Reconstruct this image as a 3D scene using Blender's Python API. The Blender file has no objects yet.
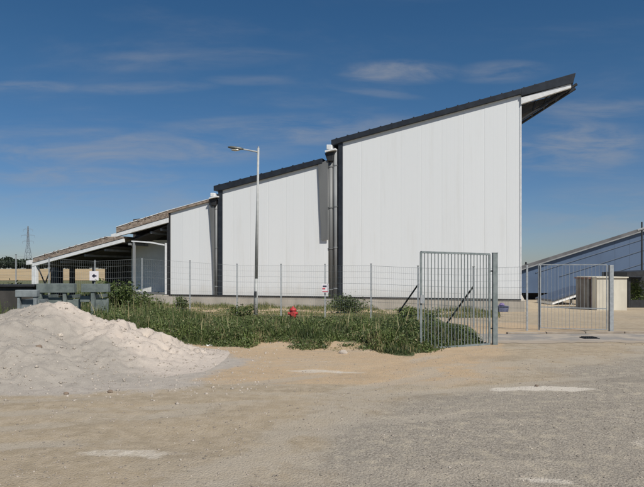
import bpy, math, random
import numpy as np
from mathutils import Vector, noise, Matrix
random.seed(7); rng = np.random.default_rng(11)
C = bpy.context.scene.collection
F, CX, HY, EYE = 632.0, 322.0, 271.0, 1.6
PI = math.pi

def P(px, py, d):                      # photo pixel at distance d -> world point
    return Vector(((px-CX)/F*d, d, EYE-(py-HY)/F*d))

# ------------------------------------------------------------ object helpers
def link(name, verts, faces, mat=None, parent=None, smooth=False):
    org = Vector((0, 0, 0))
    r = parent
    while r is not None and r.type != 'EMPTY': r = r.parent
    if r is not None: org = r.location
    elif parent is not None:
        r = parent
        while r.parent is not None: r = r.parent
        org = r.location
    me = bpy.data.meshes.new(name)
    me.from_pydata([tuple(Vector(v)-org) for v in verts], [], faces)
    me.update()
    if smooth: me.shade_smooth()
    if mat: me.materials.append(mat)
    o = bpy.data.objects.new(name, me); C.objects.link(o)
    if parent: o.parent = parent
    return o
def tag(o, label=None, cat=None, group=None, kind=None):
    if label: o['label'] = label
    if cat: o['category'] = cat
    if group: o['group'] = group
    if kind: o['kind'] = kind
    return o
def thing(name, loc, label, cat, group=None):
    o = bpy.data.objects.new(name, None); o.location = loc; C.objects.link(o)
    o.empty_display_size = .2
    return tag(o, label, cat, group)
def copy_tree(o, parent=None):
    c = o.copy(); C.objects.link(c); c.parent = parent
    for ch in [x for x in list(o.children)]: copy_tree(ch, c)
    return c

class MB:
    def __init__(s): s.v = []; s.f = []
    def add(s, vs, fs):
        n = len(s.v); s.v += [tuple(v) for v in vs]; s.f += [tuple(i+n for i in f) for f in fs]; return s
    def box(s, x0, x1, y0, y1, z0, z1):
        return s.add([(x0,y0,z0),(x1,y0,z0),(x1,y1,z0),(x0,y1,z0),(x0,y0,z1),(x1,y0,z1),(x1,y1,z1),(x0,y1,z1)],
              [(0,3,2,1),(4,5,6,7),(0,1,5,4),(1,2,6,5),(2,3,7,6),(3,0,4,7)])
    def obox(s, x0, x1, y0, y1, z0, z1, fn):      # box through a mapping
        m = MB().box(x0,x1,y0,y1,z0,z1)
        return s.add([fn(*v) for v in m.v], m.f)
    def tube(s, a, b, r, r2=None, n=8, caps=True):
        a, b = Vector(a), Vector(b); r2 = r if r2 is None else r2
        d = (b-a).normalized(); up = Vector((0,0,1)) if abs(d.z) < .95 else Vector((1,0,0))
        e1 = d.cross(up).normalized(); e2 = d.cross(e1)
        vs = []
        for (c, rr) in ((a, r), (b, r2)):
            for k in range(n):
                t = 2*PI*(k+.5)/n
                vs.append(c+e1*math.cos(t)*rr+e2*math.sin(t)*rr)
        fs = [(k, (k+1) % n, n+(k+1) % n, n+k) for k in range(n)]
        if caps: fs += [tuple(range(n-1,-1,-1)), tuple(range(n, 2*n))]
        return s.add(vs, fs)
    def lathe(s, c, prof, n=16):
        c = Vector(c); vs = []; fs = []
        for (r, z) in prof:
            for k in range(n):
                t = 2*PI*k/n; vs.append(c+Vector((r*math.cos(t), r*math.sin(t), z)))
        for j in range(len(prof)-1):
            for k in range(n):
                fs.append((j*n+k, j*n+(k+1) % n, (j+1)*n+(k+1) % n, (j+1)*n+k))
        fs += [tuple(range(n-1,-1,-1)), tuple(range((len(prof)-1)*n, len(prof)*n))]
        return s.add(vs, fs)
    def prism(s, pts0, pts1):
        n = len(pts0)
        return s.add(list(pts0)+list(pts1), [tuple(range(n)), tuple(range(2*n-1, n-1, -1))]+
              [(k, n+k, n+(k+1) % n, (k+1) % n) for k in range(n)])
    def build(s, name, mat, parent=None, smooth=False):
        return link(name, s.v, s.f, mat, parent, smooth)
def bevel(o, w=.01, seg=2):
    m = o.modifiers.new('bevel', 'BEVEL'); m.width = w; m.segments = seg; m.limit_method = 'ANGLE'; return o

# ------------------------------------------------------------ materials
def newmat(name):
    m = bpy.data.materials.new(name); m.use_nodes = True
    nt = m.node_tree; b = nt.nodes['Principled BSDF']
    return m, nt, b
def N(nt, t, **kw):
    n = nt.nodes.new(t)
    for k, v in kw.items():
        if k in ('operation','blend_type','data_type','noise_dimensions','attribute_name','wave_type','bands_direction','feature'): setattr(n, k, v)
        else: n.inputs[k].default_value = v
    return n
def mixc(nt, fac, a, b, blend='MIX'):
    m = nt.nodes.new('ShaderNodeMix'); m.data_type = 'RGBA'; m.blend_type = blend
    for sock, val in ((m.inputs[0], fac), (m.inputs[6], a), (m.inputs[7], b)):
        if hasattr(val, 'links') or isinstance(val, bpy.types.NodeSocket): nt.links.new(val, sock)
        elif isinstance(val, (tuple, list)): sock.default_value = (*val, 1)
        else: sock.default_value = val
    return m.outputs[2]
def ramp(nt, src, lo, hi):
    r = nt.nodes.new('ShaderNodeMapRange'); r.inputs[1].default_value = lo; r.inputs[2].default_value = hi
    r.interpolation_type = 'SMOOTHSTEP'
    nt.links.new(src, r.inputs[0]); return r.outputs[0]
def tex(nt, scale, detail=5, rough=.55, vec=None, dist=0):
    n = nt.nodes.new('ShaderNodeTexNoise'); n.inputs['Scale'].default_value = scale
    n.inputs['Detail'].default_value = detail; n.inputs['Roughness'].default_value = rough
    n.inputs['Distortion'].default_value = dist
    if vec: nt.links.new(vec, n.inputs['Vector'])
    return n.outputs[0]
def mathn(nt, op, a, b=None, c=None):
    m = nt.nodes.new('ShaderNodeMath'); m.operation = op
    for i, x in enumerate((a, b, c)):
        if x is None: continue
        if isinstance(x, (int, float)): m.inputs[i].default_value = x
        else: nt.links.new(x, m.inputs[i])
    return m.outputs[0]
def bump(nt, b, h, s=.3, d=.01):
    n = nt.nodes.new('ShaderNodeBump'); n.inputs['Strength'].default_value = s; n.inputs['Distance'].default_value = d
    nt.links.new(h, n.inputs['Height']); nt.links.new(n.outputs[0], b.inputs['Normal'])
def pos(nt): return nt.nodes.new('ShaderNodeNewGeometry').outputs['Position']
def mapping(nt, vec, sc=(1,1,1), rot=(0,0,0)):
    m = nt.nodes.new('ShaderNodeMapping'); m.inputs['Scale'].default_value = sc; m.inputs['Rotation'].default_value = rot
    nt.links.new(vec, m.inputs[0]); return m.outputs[0]
def simple(name, col, col2=None, scale=4, rough=.6, metal=0, bs=.1, bd=.005, detail=5, sc=(1,1,1)):
    m, nt, b = newmat(name); v = mapping(nt, pos(nt), sc)
    f = ramp(nt, tex(nt, scale, detail, vec=v), .35, .65)
    col2 = col2 or tuple(c*.8 for c in col)
    nt.links.new(mixc(nt, f, col, col2), b.inputs['Base Color'])
    b.inputs['Roughness'].default_value = rough; b.inputs['Metallic'].default_value = metal
    if bs: bump(nt, b, tex(nt, scale*8, 4, vec=v), bs, bd)
    return m

M = {}
M['galv'] = simple('galvanised', (.34,.36,.37), (.26,.28,.29), 14, .6, .15, .05)
M['gate'] = simple('gate_steel', (.22,.25,.25), (.15,.18,.18), 9, .55, .15, .05)
M['wire'] = simple('fence_wire', (.42,.44,.43), (.34,.36,.35), 9, .5, .4, 0)
M['lamp'] = simple('lamp_paint', (.40,.41,.40), (.34,.35,.34), 6, .6, 0, .03)
M['lamphead'] = simple('lamp_head', (.16,.17,.16), (.11,.12,.11), 12, .5, .2, .03)
M['glass'] = simple('lamp_glass', (.5,.48,.4), (.4,.38,.32), 12, .15, 0, 0)
M['navy'] = simple('navy_flashing', (.026,.032,.042), (.017,.021,.029), 3, .5, .2, .05)
M['dark'] = simple('dark_steel', (.03,.032,.035), (.02,.02,.022), 5, .6, .2, .05)
M['whitep'] = simple('white_paint', (.78,.79,.79), (.68,.69,.69), 5, .45, 0, .03)
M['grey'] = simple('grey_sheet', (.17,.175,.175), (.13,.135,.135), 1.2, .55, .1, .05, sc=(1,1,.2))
M['pipe'] = simple('downpipe', (.25,.26,.265), (.19,.20,.205), 2, .7, 0, .03, sc=(1,1,.3))
M['roofgrey'] = simple('roof_grey', (.12,.12,.125), (.075,.075,.08), 1.2, .6, 0, .05)
M['porch'] = simple('porch_wall', (.74,.74,.71), (.66,.66,.63), 1.5, .8, 0, .05)
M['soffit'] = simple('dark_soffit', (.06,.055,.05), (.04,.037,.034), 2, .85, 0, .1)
M['trestle'] = simple('grey_green_paint', (.17,.20,.19), (.11,.135,.13), 5, .65, .1, .2)
M['trestle2'] = simple('pale_grey_paint', (.25,.28,.29), (.17,.19,.20), 5, .65, .1, .2)
M['red'] = simple('hydrant_red', (.46,.035,.035), (.30,.03,.028), 14, .6, 0, .05)
M['solar'] = simple('solar_blue', (.075,.10,.15), (.06,.085,.13), .6, .35, .1, 0)
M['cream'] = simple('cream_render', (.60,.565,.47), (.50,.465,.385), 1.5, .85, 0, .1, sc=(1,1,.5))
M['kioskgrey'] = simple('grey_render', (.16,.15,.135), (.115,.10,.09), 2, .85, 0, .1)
M['rustroof'] = simple('rusty_lid', (.18,.09,.07), (.12,.07,.05), 4, .8, 0, .1)
M['pallet'] = simple('blue_crate', (.12,.13,.22), (.07,.08,.13), 8, .6, 0, .1)
M['kerb'] = simple('kerb_concrete', (.33,.28,.22), (.24,.20,.16), 3, .9, 0, .3)
M['sign'] = simple('sign_white', (.75,.72,.74), (.68,.65,.67), 10, .5, 0, 0)
M['signred'] = simple('sign_red', (.55,.10,.13), (.45,.08,.10), 10, .5, 0, 0)
M['signdark'] = simple('sign_dark', (.05,.05,.09), (.04,.04,.07), 10, .5, 0, 0)
M['pylon'] = simple('pylon_steel', (.24,.27,.31), (.2,.23,.27), 1, .7, .2, 0)
M['bark'] = simple('bark', (.10,.08,.06), (.06,.05,.04), 5, .9, 0, .3)
M['litter'] = simple('litter_white', (.75,.74,.72), (.6,.6,.58), 20, .6, 0, .2)

# concrete plinth: cast concrete with drips and splashed dirt low down
m, nt, b = newmat('plinth_concrete'); v = pos(nt)
c = mixc(nt, ramp(nt, tex(nt, 1.2, 6, vec=mapping(nt, v, (1,1,.4))), .35, .7), (.47,.43,.37), (.36,.33,.28))
c = mixc(nt, ramp(nt, tex(nt, 5, 6, .7, vec=mapping(nt, v, (2,2,.3))), .55, .75), c, (.27,.24,.20))
nt.links.new(c, b.inputs['Base Color']); b.inputs['Roughness'].default_value = .92
bump(nt, b, tex(nt, 25, 5, vec=v), .3, .01); M['plinth'] = m

# brown roof edge: weathered battens
m, nt, b = newmat('brown_roof_edge'); v = pos(nt)
c = mixc(nt, ramp(nt, tex(nt, 2.5, 5, .7, vec=mapping(nt, v, (1.5,1,3))), .4, .62), (.33,.265,.21), (.17,.13,.105))
c = mixc(nt, ramp(nt, tex(nt, 6, 3, .6, vec=v), .6, .68), c, (.45,.38,.33))
nt.links.new(c, b.inputs['Base Color']); b.inputs['Roughness'].default_value = .85
bump(nt, b, tex(nt, 12, 4, vec=v), .4, .02); M['brown'] = m

# foliage materials reading a per-leaf tone attribute
def leafmat(name, dark, light, dry):
    m, nt, b = newmat(name)
    a = N(nt, 'ShaderNodeAttribute', attribute_name='tone')
    s = nt.nodes.new('ShaderNodeSeparateColor'); nt.links.new(a.outputs['Color'], s.inputs[0])
    c = mixc(nt, s.outputs[0], dark, light); c = mixc(nt, s.outputs[1], c, dry)
    nt.links.new(c, b.inputs['Base Color']); b.inputs['Roughness'].default_value = .6
    tr = nt.nodes.new('ShaderNodeBsdfTranslucent'); nt.links.new(c, tr.inputs[0])
    mx = nt.nodes.new('ShaderNodeMixShader'); mx.inputs[0].default_value = .3
    nt.links.new(b.outputs[0], mx.inputs[1]); nt.links.new(tr.outputs[0], mx.inputs[2])
    nt.links.new(mx.outputs[0], nt.nodes['Material Output'].inputs[0])
    return m
M['weed'] = leafmat('weed_leaf', (.032,.060,.017), (.155,.215,.055), (.38,.32,.17))
M['tree'] = leafmat('tree_leaf', (.016,.028,.014), (.038,.058,.026), (.10,.09,.05))

# ------------------------------------------------------------ ground
SP = lambda t: max(0., min(1., t))
def sm(a, b, x): t = SP((x-a)/(b-a)); return t*t*(3-2*t)
def tracks(x):
    return ((6.2+.0817*(x+5)**2, .1634*(x+5)), (7.7+.0817*(x+5)**2, .1634*(x+5)), (5.0+.30*(x+5)+.02*x*x, .30+.04*x), (6.45+.30*(x+5)+.02*x*x, .30+.04*x))
def track(x, y, na, nb):
    if x < -5: return 0
    m_ = 0
    for f, sl in tracks(x):
        dd = abs(y-f)/math.sqrt(1+sl*sl)
        m_ = max(m_, (1-sm(.08, .24, dd+.07*nb))*SP(.6+na*1.2))
    return m_*(1-sm(13, 15, y))
def front_edge(x):      # near edge of the weedy bank
    pts = [(-14,14.5),(-6,15.0),(-4,15.0),(-2.9,13.9),(-1.3,13.0),(.5,12.55),(1.7,12.0),(2.2,12.6),(3.0,13.5),(3.6,14.2),(4.1,16.8),(4.8,30)]
    if x <= pts[0][0]: return pts[0][1]
    for (a, ya), (b_, yb) in zip(pts, pts[1:]):
        if x <= b_: return ya+(yb-ya)*(x-a)/(b_-a)
    return 99.
def n3(x, y, s, o=0): return noise.fractal(Vector((x*s, y*s, o)), 1., 2., 4)
def gz(x, y):
    z = -.25*sm(15.5, 24, y)-.35*sm(24, 34, y)-.4*sm(45, 130, y)
    if y > 160: z += 3.8*(min(y, 400)-160)/240
    fe = front_edge(x)
    z += .10*sm(fe-.1, fe+.9, y)*(1-sm(18, 24, y))*(1-sm(30, 60, abs(x)))     # low bank under the weeds
    if y < 40 and abs(x) < 20:
        z += .022*n3(x, y, .35, 3)+.006*n3(x, y, 2.2, 5)
        if y < 15 and x < 10: z -= .014*track(x, y, 0, 0)
    return z
def ax(dense0, dense1, step, outs):
    a = list(np.arange(dense0, dense1+1e-6, step))
    lo = []; hi = []
    s = step; p = dense0
    while p > outs[0]: s *= 1.18; p -= s; lo.append(p)
    s = step; p = dense1
    while p < outs[1]: s *= 1.18; p += s; hi.append(p)
    return lo[::-1]+a+hi
xs = ax(-7.5, 9.5, .07, (-2500, 2500)); ys = ax(2.2, 19.0, .07, (-300, 3500))
nx, ny = len(xs), len(ys)
verts = []; colA = np.zeros((nx*ny, 4), np.float32); colB = np.zeros((nx*ny, 4), np.float32); colA[:,3] = 1; colB[:,3] = 1
patches = [(2.86,8.62,.60,.20,1.),(-1.63,5.56,.44,.13,.55),(1.7,4.86,.38,.11,.6),(.05,10.15,.75,.16,.55),(3.25,5.75,.35,.2,.4),(-.6,11.2,.9,.13,.3)]
i = 0
for y in ys:
    for x in xs:
        verts.append((x, y, gz(x, y)))
        if -30 < x < 40 and 0 < y < 60:
            na = n3(x, y, .5, 9); nb = n3(x, y, 1.6, 12); nc = n3(x, y, .22, 31)
            # grey compacted gravel (old tarmac) spreading to the lower right
            d = (x*.62 - (y-5.2)*.62 + 2.0)
            asph = sm(-1.1, .9, x+.55-(y-4.7)*.42+na*1.2+nb*.45)*(1-sm(-1.0, 1.0, y-8.9-.75*(x-1.8)+na*1.1+nb*.3))*.92
            sy = y-9.9-.55*(x-1.8)
            swath = max((1-sm(.25,.9,abs(x+1.0-(y-4.7)*.47+na*.5)))*(1-sm(8.2,9.4,y)), (1-sm(.3,1.0,abs(sy+na*.6)))*sm(.4,1.6,x))*SP(.75+nb)
            fe = front_edge(x)
            orange = sm(fe-3.4, fe-1.2, y+na*1.3)*(1-sm(fe+.9, fe+1.35, y+nb*.4)) if x < 4 else sm(15.9, 16.4, y)*(1-sm(19, 24, y+na*2-.5*(x-5)))*(1-sm(6.0,9.0,x+na*2))
            if x < 4: orange = max(orange, sm(8.4+.12*(x+4), 8.9+.12*(x+4), y+na*.7)*(1-sm(2,4.5,x+na))*.85)
            grass = sm(fe-.15, fe+.15, y+nb*.35-1.0*sm(-1.7,-1.0,x)*(1-sm(.7,1.2,x)))*(1-sm(26.5, 28.5, y+nb))
            if x < -12: grass = 1 if y > 15 else grass
            # pale dust round the heap
            hx, hy = x+4.6, y-10.6
            dust = 1-sm(.72, 1.25, math.sqrt((hx/3.4)**2+(hy/2.5)**2)+.22*na+.1*nb)
            pa = 0
            for (cx, cy, rx, ry, w) in patches:
                r = math.sqrt(((x-cx)/rx)**2+((y-cy+.25*ry*math.sin(x*4))/ry)**2)+.5*nb
                pa = max(pa, w*(1-sm(.6, 1.25, r+.35*nb+.2*na)))
            colA[i,:3] = (asph, orange, grass); colB[i,:3] = (dust, pa, max(track(x, y, na, nb), swath))
        else:
            colA[i,:3] = (0, .15, .9 if y > 34 or x < -12 else .0); colB[i,:3] = (0, 0, 0)
        i += 1
faces = [(j*nx+k, j*nx+k+1, (j+1)*nx+k+1, (j+1)*nx+k) for j in range(ny-1) for k in range(nx-1)]
g = link('ground', verts, faces, None, None, True); tag(g, kind='structure')
for nm, arr in (('ga', colA), ('gb', colB)):
    at = g.data.color_attributes.new(nm, 'FLOAT_COLOR', 'POINT'); at.data.foreach_set('color', arr.ravel())
m, nt, b = newmat('ground_gravel'); v = pos(nt)
def att(nt, nm):
    a = N(nt, 'ShaderNodeAttribute', attribute_name=nm); s = nt.nodes.new('ShaderNodeSeparateColor')
    nt.links.new(a.outputs['Color'], s.inputs[0]); return s.outputs
A_, B_ = att(nt, 'ga'), att(nt, 'gb')
nf = tex(nt, 42, 6, .7, vec=v); nm_ = tex(nt, 6, 6, .65, vec=v); nl = tex(nt, 1.1, 5, .6, vec=v); nt3 = tex(nt, 110, 3, .6, vec=v)
vo = nt.nodes.new('ShaderNodeTexVoronoi'); vo.inputs['Scale'].default_value = 48; nt.links.new(v, vo.inputs['Vector'])
def soft(mask, lo=.35, hi=.65, k=.45):       # break a mask's edge up with noise
    s = mathn(nt, 'ADD', mask, mathn(nt, 'MULTIPLY', mathn(nt, 'SUBTRACT', nm_, .5), k*1.6))
    s = mathn(nt, 'ADD', s, mathn(nt, 'MULTIPLY', mathn(nt, 'SUBTRACT', nf, .5), k))
    return ramp(nt, s, lo, hi)
base = mixc(nt, ramp(nt, nl, .35, .65), (0.380,0.307,0.212), (0.328,0.268,0.187))
base = mixc(nt, ramp(nt, nm_, .38, .66), base, (0.428,0.354,0.258))
asp = mixc(nt, ramp(nt, nf, .38, .62), (0.213,0.187,0.153), (0.390,0.348,0.286))
asp = mixc(nt, ramp(nt, nm_, .45, .75), asp, (0.458,0.400,0.306))
orr = mixc(nt, ramp(nt, nm_, .35, .65), (0.490,0.356,0.222), (0.435,0.327,0.210))
orr = mixc(nt, ramp(nt, nf, .5, .7), orr, (0.521,0.437,0.328))
gra = mixc(nt, ramp(nt, nm_, .35, .65), (.06,.08,.03), (.16,.15,.08))
dus = mixc(nt, ramp(nt, nm_, .35, .65), (.45,.405,.35), (.38,.34,.295))
pat = mixc(nt, ramp(nt, nf, .35, .65), (0.632,0.577,0.493), (0.558,0.502,0.419))
c = mixc(nt, soft(A_[1], .25, .75), base, orr)
c = mixc(nt, soft(A_[0], .1, .9), c, asp)
stv = mapping(nt, v, (.35,1.5,1), (0,0,-.42))
streak = ramp(nt, tex(nt, 1.1, 5, .6, vec=stv, dist=.4), .50, .68)
c = mixc(nt, mathn(nt, 'MULTIPLY', streak, .42), c, (0.428,0.374,0.298))
dk = ramp(nt, tex(nt, .55, 5, .65, vec=mapping(nt, v, (.6,1.3,1), (0,0,.3))), .52, .7)
c = mixc(nt, mathn(nt, 'MULTIPLY', dk, .30), c, (.17,.15,.125))
c = mixc(nt, mathn(nt, 'MULTIPLY', soft(B_[2], .3, .9), 0.58), c, (0.420,0.370,0.298))
c = mixc(nt, soft(B_[0], .25, .75), c, dus)
c = mixc(nt, soft(B_[1], .2, .75, .5), c, pat)
c = mixc(nt, soft(A_[2], .35, .65), c, gra)
# coarse stones: light and dark specks
st = mathn(nt, 'MULTIPLY', ramp(nt, nt3, .60, .72), .55)
c = mixc(nt, st, c, (.48,.44,.38))
st2 = mathn(nt, 'MULTIPLY', mathn(nt, 'SUBTRACT', 1., ramp(nt, nt3, .28, .42)), .5)
c = mixc(nt, st2, c, (.10,.085,.07))
nt.links.new(c, b.inputs['Base Color']); b.inputs['Roughness'].default_value = .95
b.inputs['Specular IOR Level'].default_value = .2
h = mathn(nt, 'ADD', mathn(nt, 'MULTIPLY', nf, .8), mathn(nt, 'MULTIPLY', nt3, .5))
h = mathn(nt, 'ADD', h, mathn(nt, 'MULTIPLY', vo.outputs['Distance'], -.5))
bump(nt, b, h, .8, .022)
g.data.materials.append(m)

# loose gravel strewn on the yard (nobody could count it)
def scatter_stones(name, pts, rmin, rmax, mat, flat=.6):
    base = np.array([(1,0,0),(-1,0,0),(0,1,0),(0,-1,0),(0,0,1),(0,0,-1)], float)
    fs = [(0,2,4),(2,1,4),(1,3,4),(3,0,4),(2,0,5),(1,2,5),(3,1,5),(0,3,5)]
    n = len(pts); V = np.zeros((n, 6, 3))
    r = rmin+(rmax-rmin)*rng.random(n)**4
    ang = rng.random(n)*2*PI; jit = .55+.6*rng.random((n, 6))
    q = base[None]*jit[:,:,None]*r[:,None,None]; q[:,:,2] *= flat
    ca, sa = np.cos(ang)[:,None], np.sin(ang)[:,None]
    V[:,:,0] = q[:,:,0]*ca-q[:,:,1]*sa; V[:,:,1] = q[:,:,0]*sa+q[:,:,1]*ca; V[:,:,2] = q[:,:,2]
    V += np.array(pts)[:,None,:]
    Fc = (np.array(fs)[None]+np.arange(n)[:,None,None]*6).reshape(-1,3)
    o = mesh_np(name, V.reshape(-1,3), Fc, mat)
    tone = np.repeat(rng.random(n), 6); col = np.ones((n*6,4), np.float32); col[:,0] = tone; col[:,1] = np.repeat(rng.random(n), 6)
    at = o.data.color_attributes.new('tone', 'FLOAT_COLOR', 'POINT'); at.data.foreach_set('color', col.ravel())
    return o
def mesh_np(name, V, Fc, mat, parent=None):
    me = bpy.data.meshes.new(name); k = Fc.shape[1]
    me.vertices.add(len(V)); me.vertices.foreach_set('co', V.astype(np.float32).ravel())
    me.loops.add(Fc.size); me.loops.foreach_set('vertex_index', Fc.astype(np.int32).ravel())
    me.polygons.add(len(Fc)); me.polygons.foreach_set('loop_start', np.arange(0, Fc.size, k, dtype=np.int32))
    me.update(calc_edges=True); me.validate()
    if mat: me.materials.append(mat)
    o = bpy.data.objects.new(name, me); C.objects.link(o)
    if parent: o.parent = parent
    return o
def stonemat(name, a, b2, c2):
    m, nt, b = newmat(name); t = att(nt, 'tone')
    c = mixc(nt, t[0], a, b2); c = mixc(nt, ramp(nt, t[1], .8, 1.), c, c2)
    nt.links.new(c, b.inputs['Base Color']); b.inputs['Roughness'].default_value = .9; return m
M['stones'] = stonemat('stones', (.17,.15,.125), (.36,.31,.26), (.46,.41,.35))
M['heapstones'] = stonemat('heap_stones', (.30,.265,.22), (.42,.37,.315), (.46,.41,.35))
pts = []
while len(pts) < 15000:
    y = 3.2+13*random.random()**1.7; x = (random.random()*1.15-.56)*y*1.05
    if front_edge(x)-.1 < y: continue
    if n3(x, y, .8, 50) < -.12 and random.random() < .7: continue
    pts.append((x, y, gz(x, y)+.001))
tag(scatter_stones('loose_gravel', pts, .003, .019, M['stones']), kind='stuff')

# asphalt lane behind the gate, kerb beyond it
rv = []; rf = []; RX = list(np.arange(2.0, 9.6, .08))+list(np.arange(9.8, 60, 1.5))
for k, x in enumerate(RX):
    for y in np.linspace(14.05, 16.15, 8):
        yy = y + ((.25*n3(x, 2, .7, 3)+.15*n3(x, 2, 3., 3)) if y < 14.1 else 0)
        rv.append((x, yy, max(gz(x, yy), 0)*0+gz(x, yy)+.006))
for k in range(len(RX)-1):
    for j in range(7): rf.append((k*8+j, (k+1)*8+j, (k+1)*8+j+1, k*8+j+1))
m, nt, b = newmat('asphalt'); v = pos(nt); nf = tex(nt, 60, 5, .7, vec=v); nl = tex(nt, 1.3, 6, .6, vec=v)
c = mixc(nt, ramp(nt, nf, .35, .65), (.20,.185,.165), (.27,.25,.225)); c = mixc(nt, ramp(nt, nl, .42, .6), c, (.36,.31,.25))
s = nt.nodes.new('ShaderNodeSeparateXYZ'); nt.links.new(v, s.inputs[0])
k = mathn(nt, 'ADD', s.outputs[1], mathn(nt, 'MULTIPLY', mathn(nt, 'SUBTRACT', tex(nt, 1.8, 6, .65, vec=v), .5), 1.6))
c = mixc(nt, ramp(nt, k, 14.2, 14.75), (0.328,0.273,0.210), c)
nt.links.new(c, b.inputs['Base Color']); b.inputs['Roughness'].default_value = .95; bump(nt, b, nf, .5, .01); M['asphalt'] = m
tag(link('road', rv, rf, m, None, True), kind='structure')
kb = MB()
x = 4.75
while x < 40:
    kb.box(x, x+.985, 16.16, 16.30, gz(x,16.2)-.2, gz(x,16.2)+.05+random.uniform(-.006,.006)); x += 1.0
tag(bevel(kb.build('kerb', M['kerb']), .012), kind='structure')

# far stubble field
fv = []; ff = []; FX = list(np.linspace(-420, 420, 29)); FY = list(np.linspace(163, 400, 12))
for y in FY:
    for x in FX: fv.append((x, y, gz(x, y)+.15))
for j in range(len(FY)-1):
    for k in range(len(FX)-1): ff.append((j*29+k, j*29+k+1, (j+1)*29+k+1, (j+1)*29+k))
m, nt, b = newmat('stubble'); v = mapping(nt, pos(nt), (1,.25,1))
c = mixc(nt, ramp(nt, tex(nt, .03, 5, vec=v), .35, .65), (.40,.29,.15), (.31,.23,.125))
c = mixc(nt, ramp(nt, tex(nt, .3, 5, vec=v), .4, .7), c, (.43,.33,.19))
nt.links.new(c, b.inputs['Base Color']); b.inputs['Roughness'].default_value = .95
tag(link('field', fv, ff, m, None, True), kind='structure')

# ------------------------------------------------------------ building
L = Vector((-9.62, 40, 0)); R_ = Vector((10.70, 34, 0))
eu = (R_-L).normalized(); ev = Vector((-eu.y, eu.x, 0))
def W(u, v, z): return L+eu*u+ev*v+Vector((0,0,z))
def UZ(px, py, v=0):                      # photo pixel on the facade plane pushed back by v
    o = L+ev*v; k = (px-CX)/F            # (o+eu*u).x = k*(o+eu*u).y
    u = (k*o.y-o.x)/(eu.x-k*eu.y); d = (o+eu*u).y
    return u, EYE-(py-HY)/F*d
def fpr(mb, pts, v0, v1, vref=0):         # extrude an outline given on the facade
    q = [UZ(x, y, vref) for x, y in pts]
    return mb.prism([W(u, v0, z) for u, z in q], [W(u, v1, z) for u, z in q])
def fpart(name, pts, v0, v1, mat, parent, vref=0, bev=0):
    o = fpr(MB(), pts, v0, v1, vref).build(name, mat, parent)
    if bev: bevel(o, bev)
    return o
# white sandwich panels, vertical joints
m, nt, b = newmat('white_cladding'); v = pos(nt)
dp = nt.nodes.new('ShaderNodeVectorMath'); dp.operation = 'DOT_PRODUCT'; dp.inputs[1].default_value = eu[:]
nt.links.new(v, dp.inputs[0]); u_ = dp.outputs['Value']
cell = mathn(nt, 'DIVIDE', mathn(nt, 'ADD', u_, 40.37), 1.15)
fr = mathn(nt, 'FRACT', cell); fl = mathn(nt, 'FLOOR', cell)
edge = mathn(nt, 'MULTIPLY', ramp(nt, fr, 0, .028), mathn(nt, 'SUBTRACT', 1., ramp(nt, fr, .972, 1.)))
wn = nt.nodes.new('ShaderNodeTexWhiteNoise'); wn.noise_dimensions = '1D'; nt.links.new(fl, wn.inputs['W'])
sub = mathn(nt, 'FRACT', mathn(nt, 'MULTIPLY', cell, 5.))
rib = ramp(nt, mathn(nt, 'ABSOLUTE', mathn(nt, 'SUBTRACT', sub, .5)), .42, .5)
c = mixc(nt, wn.outputs['Value'], (.735,.757,.765), (.71,.733,.742))
c = mixc(nt, mathn(nt, 'MULTIPLY', ramp(nt, tex(nt, 1.5, 6, .65, vec=mapping(nt, v, (1.5,1.5,.12))), .5, .8), .35), c, (.60,.60,.57))
c = mixc(nt, mathn(nt, 'MULTIPLY', mathn(nt, 'SUBTRACT', 1., edge), .09), c, (.45,.46,.46))
sz = nt.nodes.new('ShaderNodeSeparateXYZ'); nt.links.new(v, sz.inputs[0])
low = mathn(nt, 'SUBTRACT', 1., ramp(nt, mathn(nt, 'ADD', sz.outputs[2], mathn(nt, 'MULTIPLY', tex(nt, 2., 5, .7, vec=mapping(nt, v, (1,1,.3))), -1.2)), -.6, .35))
c = mixc(nt, mathn(nt, 'MULTIPLY', low, .4), c, (.52,.48,.41))
run = ramp(nt, tex(nt, 5., 4, .7, vec=mapping(nt, v, (1.6,1.6,.035))), .60, .80)
c = mixc(nt, mathn(nt, 'MULTIPLY', run, .16), c, (.50,.49,.45))
c = mixc(nt, mathn(nt, 'MULTIPLY', rib, .07), c, (.5,.51,.51))
nt.links.new(c, b.inputs['Base Color']); b.inputs['Roughness'].default_value = .5
hh = mathn(nt, 'ADD', mathn(nt, 'MULTIPLY', edge, 1.), mathn(nt, 'MULTIPLY', rib, -.25))
hh = mathn(nt, 'ADD', hh, mathn(nt, 'MULTIPLY', tex(nt, .7, 3, vec=v), .6))
bump(nt, b, hh, .22, .012); M['clad'] = m

bld = thing('warehouse', R_+Vector((0,0,-.6)), 'large white clad warehouse of three stepped blocks with dark sloping roof edges', 'building')
DEP = 12
def byline(x): return 295+(x-170)*5/350.   # wall foot
wallspec = [('A', 170.5, 213.5, 212.5, 201.0), ('B', 222.6, 328.5, 190.0, 162.0), ('C', 342.8, 521, 142.0, 94.3)]
for (_, x0, x1, t0, t1) in wallspec:
    fpart('wall', [(x0, byline(x0)), (x1, byline(x1)), (x1, t1), (x0, t0)], 0, DEP, M['clad'], bld)
# set-back infill between the blocks
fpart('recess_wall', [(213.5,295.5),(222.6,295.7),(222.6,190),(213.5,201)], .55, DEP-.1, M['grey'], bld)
fpart('recess_wall', [(328.5,297),(342.8,297.4),(342.8,143),(328.5,160)], .55, DEP-.1, M['grey'], bld)
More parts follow.
